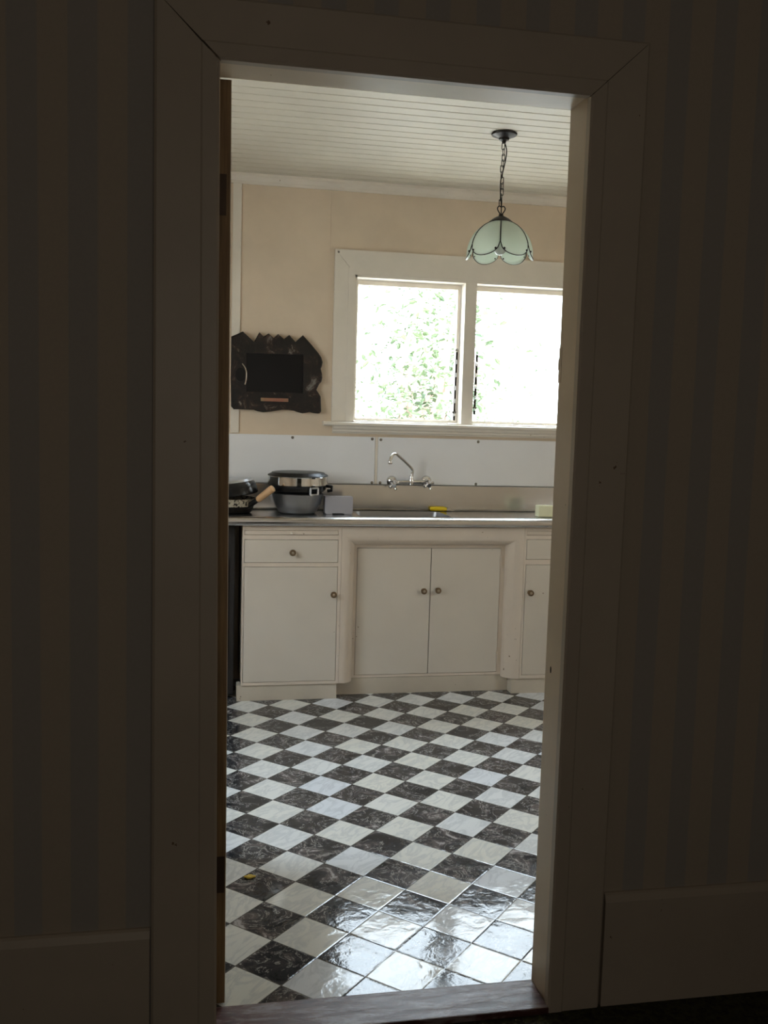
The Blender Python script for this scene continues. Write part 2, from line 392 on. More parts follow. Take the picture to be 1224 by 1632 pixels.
def skirting(name, x0, x1, z):
    bm = B(); prism(bm, [(HF+.002, -.006), (HF-.018, -.006), (HF-.018, z-.02), (HF-.012, z-.004), (HF-.006, z), (HF+.002, z)], 'x', x0, x1); return struct(name, bm, 'casing_paint')
skirting('baseboard_left', HX0, -.0925, .278); skirting('baseboard_right', 1.0015, HX1, .284)
# ------------------------------------------------------------------ the door leaf folded back into the kitchen
d = thing('door_1', '', '', (.05, 2.26, .008)); del d['label']; del d['category']; d['kind'] = 'structure'
bm = B(); y0, y1 = 2.253, 3.06
bot = [(.040, .008), (.080, .008)]; top = [(.030, 2.174), (.0695, 2.174)]
vsv = []
for (xb, z) in bot+top[::-1]:
    vsv.append((bm.verts.new((xb, y0, z)), bm.verts.new((xb, y1, z))))
n = 4
bm.faces.new([q[0] for q in vsv]); bm.faces.new([q[1] for q in vsv][::-1])
for i in range(n): bm.faces.new((vsv[i][0], vsv[i][1], vsv[(i+1) % n][1], vsv[(i+1) % n][0]))
leaf = obj('door_leaf', bm, 'door_edge_wood', d)
bm = B()
vsv = [[bm.verts.new((x+o, y, z)) for (x, z) in ((.080, .008), (.0695, 2.174))] for o in (0, .0015) for y in (y0, y1)]
for a, b in ((0, 1), (2, 3), (0, 2), (1, 3)): bm.faces.new((vsv[a][0], vsv[a][1], vsv[b][1], vsv[b][0]))
obj('painted_face', bm, 'trim_white', d)
for z in (.29, 1.88):
    bm = B(); xh = .0605+.005*(1-z/1.0) if z < 1 else .050
    bx(bm, xh-.012, xh+.012, 2.2505, 2.2535, z, z+.09); hg = obj('hinge', bm, 'hinge_metal', d)

# ------------------------------------------------------------------ cornice, battens
bm = B(); prism(bm, [(5.2, 2.622), (5.19, 2.622), (5.188, 2.632), (5.180, 2.636), (5.168, 2.652), (5.160, 2.657), (5.158, 2.67), (5.2, 2.67)], 'x', KX0, KX1); struct('trim_7', bm, 'trim_white')
bm = B(); bx(bm, .178, .222, 5.188, 5.2, 1.335, 2.624, .003); struct('trim_8', bm, 'trim_white')
bm = B(); bx(bm, .690, .697, 5.1975, 5.2, 2.30, 2.624, .001); struct('trim_9', bm, 'kitchen_wall')

# ------------------------------------------------------------------ window 1
w = thing('window_1', '', '', (1.475, 5.2, 1.345)); del w['label']; del w['category']; w['kind'] = 'structure'
def mitre_board(bm, i0, i1, o0, o1, y0, y1):
    a = [bm.verts.new((p[0], y0, p[1])) for p in (i0, i1, o1, o0)]; b = [bm.verts.new((p[0], y1, p[1])) for p in (i0, i1, o1, o0)]
    bm.faces.new(a); bm.faces.new(b[::-1])
    for i in range(4): bm.faces.new((a[i], b[i], b[(i+1) % 4], a[(i+1) % 4]))
    return
bm = B(); ox0, ox1, oz = .715, 2.235, 2.318
mitre_board(bm, (WX0, 1.41), (WX0, WZ1), (ox0, 1.41), (ox0, oz), 5.178, 5.2)
mitre_board(bm, (WX0+.0015, WZ1), (WX1, WZ1), (ox0+.0015, oz), (ox1, oz), 5.178, 5.2)
mitre_board(bm, (WX1+.0015, WZ1), (WX1+.0015, 1.41), (ox1+.0015, oz), (ox1+.0015, 1.41), 5.178, 5.2)
mitre_board(bm, (WX0, 1.41), (WX0, WZ1), (WX0-.035, 1.41), (WX0-.035, WZ1+.035), 5.174, 5.178)
mitre_board(bm, (WX0, WZ1), (WX1, WZ1), (WX0-.035, WZ1+.035), (WX1+.035, WZ1+.035), 5.174, 5.178)
obj('window_casing', bm, 'trim_white', w)
bm = B(); bx(bm, WX0, WX0+.012, 5.18, 5.34, WZ0, WZ1); bx(bm, WX1-.012, WX1, 5.18, 5.34, WZ0, WZ1); bx(bm, WX0, WX1, 5.18, 5.34, WZ1-.012, WZ1); bx(bm, WX0, WX1, 5.18, 5.38, WZ0-.03, WZ0+.004)
obj('window_lining', bm, 'trim_white', w)
bm = B(); bx(bm, 1.437, 1.503, 5.186, 5.33, WZ0, WZ1-.01, .003); obj('mullion', bm, 'trim_white', w)
bm = B(); prism(bm, [(5.2, 1.386), (5.142, 1.386), (5.134, 1.392), (5.134, 1.403), (5.142, 1.409), (5.2, 1.409)], 'x', .668, 2.282)
prism(bm, [(5.2, 1.345), (5.184, 1.345), (5.180, 1.352), (5.172, 1.356), (5.170, 1.366), (5.160, 1.372), (5.156, 1.386), (5.2, 1.386)], 'x', .722, 2.228)
obj('window_sill', bm, 'trim_white', w)
bm = B(); lathe(bm, [(0, .002), (.005, .0015), (.006, 0), (.006, -.002)], (.733, 5.177, 2.303), 12, Matrix.Rotation(PI/2, 4, 'X')); obj('screw', bm, 'screw_metal', w)
for (x0, x1) in ((.840, 1.434), (1.506, 2.112)):
    sash = None
    bm = B(); t = .018; z0, z1 = WZ0+.006, WZ1-.014
    for a in ((x0, x0+t, z0, z1), (x1-t, x1, z0, z1), (x0+t, x1-t, z1-.026, z1), (x0+t, x1-t, z0, z0+.016)):
        bx(bm, a[0], a[1], 5.265, 5.300, a[2], a[3], .002)
    sash = obj('sash', bm, 'trim_white', w)
    bm = B(); bx(bm, x0+t-.004, x1-t+.004, 5.281, 5.285, z0+.012, z1-.022); obj('pane', bm, 'window_glass', sash)
# casement stays standing upright against the mullion
def stay(x, z0, z1, y, lean, knob):
    bm = B(); n = 16
    L = z1-z0
    for k in range(n):
        za, zb = z0+L*k/n, z0+L*(k+1)/n
        xa = x+lean*(k+.5)/n
        if k % 3 == 1:
            bx(bm, xa-.0055, xa-.0022, y-.004, y+.004, za, zb); bx(bm, xa+.0022, xa+.0055, y-.004, y+.004, za, zb)
        else: bx(bm, xa-.0055, xa+.0055, y-.004, y+.004, za, zb)
    s = obj('window_stay', bm, 'dark_bronze', w)
    bm = B(); bx(bm, x-.012, x+.012, y-.004, y+.03, z0+L*.10, z0+L*.13, .001); tube(bm, [(x, y, z0+L*.115), (x, y-.014, z0+L*.115)], .004)
    if knob:
        r = bmesh.ops.create_uvsphere(bm, u_segments=12, v_segments=8, radius=.011)
        for q in r['verts']: q.co += Vector((x+lean-.002, y-.006, z1+.004))
    obj('stay_peg', bm, 'screw_metal', s, True)
stay(1.412, 1.432, 1.815, 5.245, .004, True); stay(1.529, 1.468, 1.800, 5.245, .004, False)

# ------------------------------------------------------------------ kitchen units
def knob(x, y, z, parent):
    bm = B(); R = Matrix.Rotation(PI/2, 4, 'X')
    lathe(bm, [(0, 0), (.012, 0), (.012, .003), (.006, .005), (.006, .014), (.013, .017), (.0165, .021), (.0155, .026), (.010, .028), (.008, .0265), (0, .0265)], (x, y, z), 24, R)
    k = obj('knob', bm, 'brass_old', parent, True)
    bm = B(); lathe(bm, [(0, .030), (.004, .0295), (.0075, .0262)], (x, y, z), 16, R); obj('knob_centre', bm, 'knob_centre', k, True)
def panel(name, x0, x1, z0, z1, y, m, parent, bev=.002):
    bm = B(); g = .0018; bx(bm, x0+g, x1-g, y, y+.018, z0+g, z1-g, bev); return obj(name, bm, m, parent)
def frame_unit(t, X0, X1, y, rows, zt, zb, fx0, fx1, tx0, tx1):
    """face frame with real openings (rows = [(z0,z1)...]), dark interior, toe kick"""
    bm = B(); bx(bm, X0, fx0, y, y+.02, zb, zt, .001); bx(bm, fx1, X1, y, y+.02, zb, zt, .001)
    zs = [zb] + [v for r in rows for v in r] + [zt]
    for i in range(0, len(zs), 2):
        if zs[i+1]-zs[i] > .0005: bx(bm, fx0, fx1, y, y+.02, zs[i], zs[i+1])
    obj('face_frame', bm, 'cabinet_frame_paint', t)
    bm = B(); bx(bm, X0, X0+.018, y+.02, 5.18, zb, zt); bx(bm, X1-.018, X1, y+.02, 5.18, zb, zt); bx(bm, X0, X1, y+.02, 5.18, zb, zb+.015); bx(bm, X0, X1, 5.165, 5.18, zb, zt)
    obj('carcass', bm, 'cabinet_frame_paint', t)
t = thing('base_cabinet', 'cream painted base cabinet with one drawer over a single door, under the stacked pots', 'cabinet', (.477, 4.97, 0))
frame_unit(t, .231, .7235, 4.77, [(.096, .683), (.703, .820), (.842, .866)], .885, .080, .2385, .7075, 0, 0)
bm = B(); bx(bm, .211, .716, 4.776, 4.86, .0, .080, .002); obj('toe_kick', bm, 'toe_paint', t)
dr = panel('door', .2385, .7075, .096, .683, 4.768, 'cabinet_paint', t); knob(.687, 4.768, .543, dr)
dr = panel('drawer', .2385, .7075, .703, .820, 4.768, 'cabinet_paint', t); knob(.477, 4.768, .756, dr)
dr = panel('pull_out_board', .2385, .7075, .842, .866, 4.774, 'cabinet_frame_paint', t, .001)
bm = B(); lathe(bm, [(0, .010), (.005, .009), (.007, .006), (.005, .002), (.005, 0)], (.472, 4.774, .852), 14, Matrix.Rotation(PI/2, 4, 'X')); obj('small_white_knob', bm, 'trim_white', dr, True)['label'] = 'small glossy white knob'
# right unit
t = thing('base_cabinet', 'cream painted cabinet beside the right door jamb, knob at its left edge', 'cabinet', (1.95, 4.97, 0))
frame_unit(t, 1.690, 2.20, 4.77, [(.100, .692), (.718, .825), (.846, .870)], .885, .080, 1.701, 2.18, 0, 0)
bm = B(); bx(bm, 1.650, 2.20, 4.776, 4.86, 0, .080, .002); obj('toe_kick', bm, 'toe_paint', t)
dr = panel('door', 1.701, 2.18, .100, .692, 4.768, 'cabinet_paint', t); knob(1.728, 4.768, .544, dr)
dr = panel('drawer', 1.701, 2.18, .718, .825, 4.768, 'cabinet_paint', t); knob(1.94, 4.768, .770, dr)
panel('pull_out_board', 1.701, 2.18, .846, .870, 4.774, 'cabinet_frame_paint', t, .001)
# sink unit, set back with rounded surround
t = thing('sink_cabinet', 'recessed cream double door cupboard under the sink with rounded surround', 'cabinet', (1.2, 5.0, 0))
bm = B(); fy = 4.84; lx, rx, tz, bz = .800, 1.608, .787, .088
for a in ((lx-.05, .8165, bz, .86), (1.585, rx+.05, bz, .86), (.8165, 1.585, .769, .86), (.8165, 1.585, bz, .102)): bx(bm, a[0], a[1], fy, fy+.02, a[2], a[3])
obj('face_frame', bm, 'cabinet_frame_paint', t)
bm = B(); bx(bm, .726, .740, fy+.02, 5.18, bz, .70); bx(bm, 1.672, 1.686, fy+.02, 5.18, bz, .70); bx(bm, .74, 1.672, fy+.02, 5.18, bz, bz+.014); bx(bm, .726, 1.686, 5.168, 5.18, bz, .70)
obj('carcass', bm, 'cabinet_frame_paint', t)
bm = B(); lo, ro, to = .7245, 1.689, .884
rings = []; ns = 12
for k in range(ns+1):
    a = PI/2*k/ns; sx, cy = math.sin(a), 1-math.cos(a)
    yy = 4.77 + (fy-4.77)*cy
    xl = (lo+.010) + (lx-lo-.010)*sx; xr = ro-.004 - (ro-.004-rx)*sx; zt = .850-(.850-tz)*sx
    rings.append([(xl, yy, bz-.008), (xl, yy, zt), (xr, yy, zt), (xr, yy, bz-.008)])
rings.insert(0, [(lo, 4.77, bz-.008), (lo, 4.77, to), (ro, 4.77, to), (ro, 4.77, bz-.008)])
rings.append([(lo, fy, bz-.008), (lo, fy, to), (ro, fy, to), (ro, fy, bz-.008)])
vr = [[bm.verts.new(p) for p in r] for r in rings]
for A, Bq in zip(vr, vr[1:]+vr[:1]):
    for i in range(3): bm.faces.new((A[i], A[i+1], Bq[i+1], Bq[i]))
bm.faces.new([r[0] for r in vr]); bm.faces.new([r[3] for r in vr])
obj('rounded_surround', bm, 'cabinet_frame_paint', t, True)
bm = B(); bx(bm, .717, 1.649, 4.842, 4.86, 0, .086, .002); obj('toe_kick', bm, 'toe_paint', t)
dl = panel('door', .8165, 1.2075, .102, .769, fy-.003, 'cabinet_paint', t); knob(1.170, fy-.003, .545, dl)
drr = panel('door', 1.2075, 1.585, .102, .769, fy-.003, 'cabinet_paint', t); knob(1.246, fy-.003, .548, drr)
for z in (.16, .67):
    bm = B(); bx(bm, 1.580, 1.589, fy-.0075, fy-.001, z, z+.055, .001); obj('hinge', bm, 'cabinet_frame_paint', drr)
# dark block added left of the cabinets, standing in for the unlit recess
t = thing('shade_block', 'black block standing in for shade in the narrow gap left of the base cabinet', 'shade_block', (-.12, 4.98, 0))
bm = B(); bx(bm, -.42, .196, 4.83, 5.17, .02, .880, .006); bx(bm, -.40, .17, 4.84, 5.16, 0, .02); obj('body', bm, 'recess_shade', t)
bm = B(); bx(bm, -.38, .16, 4.815, 4.832, .18, .72, .004); od = obj('block_front', bm, 'black_enamel', t)  # front panel of the added dark block
bm = B(); tube(bm, [(-.33, 4.79, .68), (.11, 4.79, .68)], .009); tube(bm, [(-.30, 4.79, .68), (-.30, 4.82, .68)], .006); tube(bm, [(.08, 4.79, .68), (.08, 4.82, .68)], .006); obj('handle', bm, 'hinge_metal', od, True)

# ------------------------------------------------------------------ stainless sink bench
t = thing('sink_bench', 'long stainless steel sink bench running along the back wall', 'bench top', (1.0, 4.95, .89))
sx0, sx1, sy0, sy1 = .835, 1.315, 4.865, 5.145; X0, X1 = -.55, 2.60
bm = B()
prism(bm, [(4.748, .889), (4.737, .893), (4.7345, .905), (4.7347, .917), (4.7362, .9225), (4.7395, .9265), (4.7425, .9284), (4.754, .9342), (4.759, .9352), (4.766, .934), (4.778, .9298), (sy0, .9285), (sy0, .889)], 'x', X0, X1)
bx(bm, X0, sx0, sy0, 5.188, .889, .9285); bx(bm, sx1, X1, sy0, 5.188, .889, .9285); bx(bm, sx0, sx1, sy1, 5.188, .889, .9285)
obj('worktop', bm, 'stainless', t, True)
bm = B()
# bowl: rounded-rect rings
def rrect(x0, x1, y0, y1, r, z, n=5):
    out = []
    for cx, cy, a0 in ((x1-r, y1-r, 0), (x0+r, y1-r, 90), (x0+r, y0+r, 180), (x1-r, y0+r, 270)):
        for k in range(n+1):
            a = math.radians(a0+90*k/n); out.append((cx+r*math.cos(a), cy+r*math.sin(a), z))
    return out
R_ = [rrect(sx0-.003, sx1+.003, sy0-.003, sy1+.003, .048, .9290), rrect(sx0, sx1, sy0, sy1, .045, .9270), rrect(sx0+.008, sx1-.008, sy0+.008, sy1-.008, .045, .86), rrect(sx0+.014, sx1-.014, sy0+.014, sy1-.014, .05, .77), rrect(sx0+.05, sx1-.05, sy0+.05, sy1-.05, .03, .755)]
vv = [[bm.verts.new(p) for p in r] for r in R_]
for a, b in zip(vv, vv[1:]):
    for i in range(len(a)): bm.faces.new((a[i], a[(i+1) % len(a)], b[(i+1) % len(a)], b[i]))
bm.faces.new(vv[-1])
obj('sink_bowl', bm, 'satin_steel', t, True)
bm = B(); prism(bm, [(5.188, .928), (5.182, .932), (5.180, .94), (5.180, 1.068), (5.188, 1.072), (5.1995, 1.072), (5.1995, .928)], 'x', X0, X1); obj('upstand', bm, 'stainless', t)
# splashback panels
def splash(x0, x1, label, screws):
    t = thing('splashback_panel', label, 'splashback', ((x0+x1)/2, 5.19, 1.07), None)
    bm = B(); bx(bm, x0, x1, 5.184, 5.1995, 1.0735, 1.330, .0015); obj('panel', bm, 'splash_white', t)
    for (x, z) in screws:
        bm = B(); R = Matrix.Rotation(PI/2, 4, 'X'); lathe(bm, [(0, .004), (.005, .0035), (.0075, .001), (.008, 0)], (x, 5.184, z), 14, R); bx(bm, x-.005, x+.005, 5.1797, 5.1803, z-.0008, z+.0008)
        obj('screw', bm, 'screw_metal', t, True)
splash(-.55, .958, 'white splashback sheet left of the joint, behind the stacked pots', [(.508, 1.317), (.942, 1.319), (.946, 1.081), (.1, 1.317)])
splash(.974, 2.60, 'white splashback sheet right of the joint, behind the tap', [(.990, 1.316), (1.541, 1.317), (.992, 1.081), (1.536, 1.081), (2.1, 1.317)])
bm = B(); bx(bm, .959, .973, 5.181, 5.1995, 1.0735, 1.330, .001); struct('trim_10', bm, 'trim_white')

# ------------------------------------------------------------------ tap
t = thing('mixer_tap', 'chrome wall mixer tap with swivel spout over the sink', 'tap', (1.155, 5.184, 1.09))
RX = Matrix.Rotation(PI/2, 4, 'X')
bm = B()
for x, z in ((1.055, 1.092), (1.250, 1.096)):
    lathe(bm, [(0, 0), (.030, 0), (.030, .004), (.024, .012), (.014, .018), (.014, .045), (0, .045)], (x, 5.1838, z), 24, RX)
tube(bm, [(1.055, 5.145, 1.090), (1.250, 5.145, 1.094)], .0105, 14)
lathe(bm, [(0, -.016), (.013, -.016), (.015, 0), (.014, .016), (.011, .022), (.012, .034), (0, .034)], (1.158, 5.145, 1.092), 20)
obj('body', bm, 'chrome', t, True)
bm = B()
pts = smooth_path([(1.158, 5.145, 1.12), (1.162, 5.142, 1.150), (1.152, 5.135, 1.168), (1.110, 5.10, 1.203), (1.065, 5.06, 1.235), (1.045, 5.04, 1.246), (1.028, 5.025, 1.243), (1.015, 5.013, 1.228), (1.010, 5.006, 1.208)], 6)
tube(bm, pts, [.0085 if i < len(pts)-8 else .0095 for i in range(len(pts))], 14)
lathe(bm, [(0, -.010), (.011, -.010), (.0125, -.004), (.0125, .006), (.010, .010)], (1.009, 5.005, 1.203), 16)
obj('spout', bm, 'chrome', t, True)
for x, z in ((1.055, 1.090), (1.250, 1.094)):
    bm = B(); cy = 5.118; cz = z-.014
    tube(bm, [(x, 5.145, z), (x, cy, cz), (x, cy-.012, cz-.006)], [.014, .015, .012], 16)
    for a in (25, 115, 205, 295):
        ar = math.radians(a); dx_, dz_ = math.cos(ar), math.sin(ar)
        tube(bm, [(x, cy, cz), (x+dx_*.016, cy-.002, cz+dz_*.016), (x+dx_*.026, cy-.003, cz+dz_*.026), (x+dx_*.031, cy-.003, cz+dz_*.031)], [.008, .0065, .0095, .004], 10)
    obj('tap_handle', bm, 'chrome', t, True)

# ------------------------------------------------------------------ things on the bench
ZB = .9305
cx, cy = .524, 5.020
t = thing('cooking_pot', 'round aluminium pot with flared sides and square lug handle, under the chrome pan', 'pot', (cx, cy, ZB))
bm = B(); lathe(bm, [(0, 0), (.088, 0), (.100, .006), (.118, .045), (.130, .085), (.134, .092), (.136, .100), (.132, .102), (.128, .094), (.114, .046), (.096, .010), (0, .008)], (cx, cy, ZB), 64); obj('body', bm, 'cast_aluminium', t, True)
bm = B(); hx, hy = cx+.070, cy-.134; d0 = Vector((.58, -.815, 0)); tv = Vector((.815, .58, 0))
P0 = Vector((hx, hy, ZB+.108)); 
for a, b in (((-.026, -.004), (.026, -.004)), ((.026, -.004), (.026, .030)), ((.026, .030), (-.026, .030)), ((-.026, .030), (-.026, -.004))):
    tube(bm, [P0+tv*a[0]+Vector((0, 0, a[1])), P0+tv*b[0]+Vector((0, 0, b[1]))], .0055, 8)
obj('lug_handle', bm, 'aluminium', t, True)['label'] = 'square bright metal handle loop'
t = thing('frying_pan', 'round chrome sided pan with black base and domed dark top resting on the aluminium pot', 'pan', (cx, cy, ZB+.098))
bm = B(); lathe(bm, [(0, .0985-.0985+.004), (.100, .004), (.128, .010), (.146, .026), (.153, .046), (.153, .050)], (cx, cy, ZB+.098), 64)
tube(bm, [(cx+.150, cy-.03, ZB+.142), (cx+.172, cy-.045, ZB+.140), (cx+.170, cy-.055, ZB+.122), (cx+.148, cy-.05, ZB+.118)], .009, 8)
obj('base', bm, 'black_enamel', t, True)
bm = B(); lathe(bm, [(.1535, .048), (.157, .050), (.1575, .056), (.1565, .088), (.1575, .092), (.155, .095)], (cx, cy, ZB+.098), 72); obj('chrome_band', bm, 'chrome', t, True)
bm = B(); lathe(bm, [(.1555, .094), (.158, .097), (.154, .102), (.140, .108), (.136, .113), (.120, .116), (0, .118)], (cx, cy, ZB+.098), 64); obj('top', bm, 'black_iron', t, True)
a0 = math.radians(-66)
for zz in (.050, .090):
    bm = B(); p = Vector((cx+.157*math.cos(a0), cy+.157*math.sin(a0), ZB+.098+zz)); bx(bm, p.x-.009, p.x+.009, p.y-.006, p.y+.006, p.z-.003, p.z+.003, .001); obj('clip', bm, 'black_enamel', t)
# dark frying pan with wooden handle and upside-down pan above it
px_, py_ = .165, 5.017
t = thing('frying_pan', 'black pan with pale wooden handle lying on the bench by the door edge', 'pan', (px_, py_, ZB))
bm = B(); lathe(bm, [(0, 0), (.112, 0), (.122, .006), (.134, .036)], (px_, py_, ZB), 56)
obj('pan_body', bm, 'black_iron', t, True)
bm = B(); lathe(bm, [(.134, .036), (.142, .072), (.144, .075), (.139, .075), (.118, .010), (0, .008)], (px_, py_, ZB), 56); obj('worn_rim', bm, 'speckled_cream', t, True)['label'] = 'cream speckled worn upper side'
hp = [Vector((.262, 4.940, .968)), Vector((.285, 4.920, .985)), Vector((.312, 4.895, 1.008))]
bm = B(); tube(bm, [(.225, 4.920, .952)] + hp, [.014, .014, .0135, .013], 12); obj('handle_shank', bm, 'black_iron', t, True)
e = Vector((.382, 4.845, 1.070)); dd = (e-hp[2])
bm = B(); tube(bm, [hp[2]-dd*.05, hp[2]+dd*.02, hp[2]+dd*.3, hp[2]+dd*.85, hp[2]+dd*.97, e], [.013, .0165, .0175, .019, .018, .013], 18); obj('wooden_handle', bm, 'bare_wood_handle', t, True)['label'] = 'pale bare wood handle'
t = thing('saucepan', 'upturned black pan with silver base balanced on the wooden handled pan', 'pan', (px_, py_, ZB+.074))
T = Matrix.Rotation(math.radians(-7), 4, 'Y')
bm = B(); lathe(bm, [(.150, .004), (.152, 0), (.155, .004), (.150, .034), (.142, .058), (.134, .066)], (px_, py_, ZB+.088), 56, T); obj('pan_side', bm, 'black_enamel', t, True)
bm = B(); lathe(bm, [(.1345, .0655), (.128, .0765), (.118, .079), (0, .079)], (px_, py_, ZB+.088), 56, T); obj('pan_base', bm, 'aluminium', t, True)['label'] = 'silver metal base facing up'
# box
bm = B(); bx(bm, .661, .806, 4.950, 5.030, ZB+.004, ZB+.0905, .002); bx(bm, .667, .699, 4.952, 5.028, ZB-.0005, ZB+.005); bx(bm, .761, .801, 4.952, 5.028, ZB-.0005, ZB+.005)
tag(obj('box', bm, 'grey_card'), 'small grey box standing on the bench right of the aluminium pot', 'box')
# yellow brush/knife
t = thing('kitchen_knife', 'yellow handled knife lying at the back edge of the sink', 'knife', (1.32, 5.165, ZB))
bm = B(); tube(bm, [(1.272, 5.163, ZB+.012), (1.280, 5.163, ZB+.013), (1.31, 5.163, ZB+.013), (1.352, 5.163, ZB+.012), (1.366, 5.163, ZB+.011)], [.008, .012, .0125, .012, .009], 14); obj('handle', bm, 'yellow_plastic', t, True)
bm = B(); prism(bm, [(1.366, ZB+.004), (1.366, ZB+.017), (1.385, ZB+.016), (1.395, ZB+.009), (1.415, ZB+.006), (1.408, ZB+.001)], 'y', 5.160, 5.165); obj('blade', bm, 'blade_steel', t)
bm = B(); bx(bm, 1.806, 1.896, 4.895, 4.955, ZB-.0005, ZB+.060, .006); tag(obj('soap_bar', bm, 'soap_cream', None, True), 'pale yellow block of soap on the bench by the right jamb', 'soap')
# food scrap on floor
bm = B()
random.seed(3)
for k in range(4):
    a = k*1.5; x, y = .177+.008*math.cos(a), 2.903+.006*math.sin(a)
    r = bmesh.ops.create_icosphere(bm, subdivisions=2, radius=.007)
    for q in r['verts']: q.co = Vector((x+q.co.x*1.5+random.uniform(-.001, .001), y+q.co.y, .0035+q.co.z*.5))
tag(obj('food_scrap', bm, 'yellow_scrap', None, True), 'small yellow scrap lying on a dark floor tile near the door', 'scrap')

# ------------------------------------------------------------------ carved wooden frame on the wall
t = thing('carved_frame', 'dark carved wooden frame with jagged top and black panel on the wall', 'wall frame', (.415, 5.2, 1.45))
out = [(.176, 1.835), (.236, 1.864), (.295, 1.813), (.322, 1.864), (.345, 1.842), (.37, 1.86), (.397, 1.838), (.42, 1.859), (.451, 1.835), (.479, 1.857), (.512, 1.822), (.551, 1.859), (.600, 1.808), (.634, 1.77), (.652, 1.745), (.659, 1.722), (.656, 1.70), (.650, 1.686), (.657, 1.660), (.659, 1.640), (.655, 1.618), (.642, 1.603), (.629, 1.574), (.645, 1.552), (.652, 1.538), (.655, 1.49), (.657, 1.46), (.650, 1.450), (.641, 1.448), (.62, 1.450), (.594, 1.455), (.557, 1.447), (.53, 1.453), (.51, 1.460), (.48, 1.463), (.45, 1.463), (.39, 1.452), (.349, 1.447), (.32, 1.451), (.298, 1.458), (.221, 1.459), (.194, 1.458), (.180, 1.473), (.176, 1.60)]
inn = [(.255, 1.754), (.555, 1.755), (.557, 1.554), (.258, 1.553)]
yF, yB = 5.164, 5.186
bm = B()
def loop(pts, y): 
    vv = [bm.verts.new((x, y, z)) for x, z in pts]; return vv, [bm.edges.new((vv[i], vv[(i+1) % len(vv)])) for i in range(len(vv))]
c_ = Vector((.41, 1.65))
out_in = [tuple(c_ + (Vector(p)-c_)*.975) for p in out]
of, oe = loop(out_in, yF); om, _ = loop(out, yF+.006); ob, _ = loop(out, yB); fi, fe = loop(inn, yF); bi, _ = loop(inn, yB-.001)
bmesh.ops.triangle_fill(bm, edges=oe+fe, use_beauty=True)
for A, Bq in ((of, om), (om, ob), (fi, bi)):
    for i in range(len(A)): bm.faces.new((A[i], A[(i+1) % len(A)], Bq[(i+1) % len(A)], Bq[i]))
be = [bm.edges.get((ob[i], ob[(i+1) % len(ob)])) for i in range(len(ob))] + [bm.edges.get((bi[i], bi[(i+1) % 4])) for i in range(4)]
obj('frame', bm, 'burnt_wood', t)
bm = B(); bx(bm, .245, .566, 5.181, 5.1985, 1.545, 1.764); obj('black_panel', bm, 'black_glass', t)
bm = B(); bx(bm, .334, .479, 5.158, 5.166, 1.505, 1.523, .002); obj('name_plate', bm, 'label_wood', t)['label'] = 'small reddish wooden plate'
bm = B(); tube(bm, smooth_path([(.235, 5.164, 1.697), (.247, 5.158, 1.681), (.256, 5.155, 1.655), (.256, 5.155, 1.617), (.250, 5.159, 1.589)], 5), .0035, 8)
obj('shiny_rim', bm, 'chrome', t, True)['label'] = 'glossy curved edge of a knot hole'
bm = B(); lathe(bm, [(0, 0), (1, 0), (1, .004), (0, .004)], (.226, 5.1635, 1.64), 20, Matrix.Rotation(PI/2, 4, 'X') @ Matrix.Diagonal((.028, .036, 1, 1))); obj('knot_hole', bm, 'black_glass', t)

# ------------------------------------------------------------------ pendant lamp
LX, LY = 1.291, 4.127
t = thing('pendant_lamp', 'pendant lamp with pale green glass petal shade on a dark chain', 'lamp', (LX, LY, 2.67))
bm = B(); lathe(bm, [(0, 0), (.052, 0), (.056, -.004), (.053, -.010), (.036, -.017), (.024, -.022), (.021, -.029), (.010, -.034), (.007, -.044), (0, -.046)], (LX, LY, 2.67), 40); obj('ceiling_rose', bm, 'dark_bronze', t, True)
zc = 2.622; k = 0
def link(x, y, z0, z1, w, ang):
    bm = B(); pts = []
    h = (z1-z0)/2; zm = (z0+z1)/2
    for i in range(20):
        a = 2*PI*i/20; c, s_ = math.cos(a), math.sin(a)
        px = w*max(-1, min(1, c*1.25)); pz = h*s_ if abs(s_) > .0 else 0
        pz = (h-w)*(1 if s_ > 0 else -1)*min(1, abs(s_)*3) + w*s_
        pts.append((x+px*math.cos(ang), y+px*math.sin(ang), zm+pz))
    tube(bm, pts, .0017, 6, closed=True); obj('chain_link', bm, 'dark_bronze', t, True)
n = 11; L = 2.628-2.365
for i in range(n):
    z1 = 2.630-L*i/n; z0 = z1-L/n-.006
    sw = .003*math.sin(i*1.1)
    link(LX+sw-.002, LY, z0, z1, .0068, .25+(PI/2 if i % 2 else 0))
bm = B(); tube(bm, smooth_path([(LX+.002, LY, 2.632), (LX+.012, LY-.004, 2.60), (LX+.009, LY-.006, 2.56), (LX-.001, LY-.007, 2.51), (LX-.009, LY-.004, 2.47), (LX-.007, LY, 2.42), (LX-.001, LY, 2.37), (LX, LY, 2.32)], 6), .0026, 8); obj('cable', bm, 'dark_bronze', t, True)
bm = B(); tube(bm, smooth_path([(LX, LY, 2.325), (LX-.014, LY, 2.343), (LX-.017, LY, 2.355), (LX-.010, LY, 2.363), (LX, LY, 2.360), (LX+.010, LY, 2.363), (LX+.017, LY, 2.355), (LX+.014, LY, 2.343), (LX, LY, 2.325)], 5), .0026, 8); obj('hanging_loop', bm, 'dark_bronze', t, True)
bm = B(); lathe(bm, [(0, .036), (.009, .034), (.011, .026), (.020, .022), (.034, .014), (.050, .002), (.054, -.003), (.050, -.002), (0, .014)], (LX, LY, 2.296), 36); obj('shade_cap', bm, 'dark_bronze', t, True)
NP = 6; dome_top = 2.297
def dome(tz):   # tz 0 at top .. 1 at bottom -> radius,height
    a = math.radians(15+tz*80); return .140*math.sin(a)/math.sin(math.radians(90)), 2.160+ .142*math.cos(a)
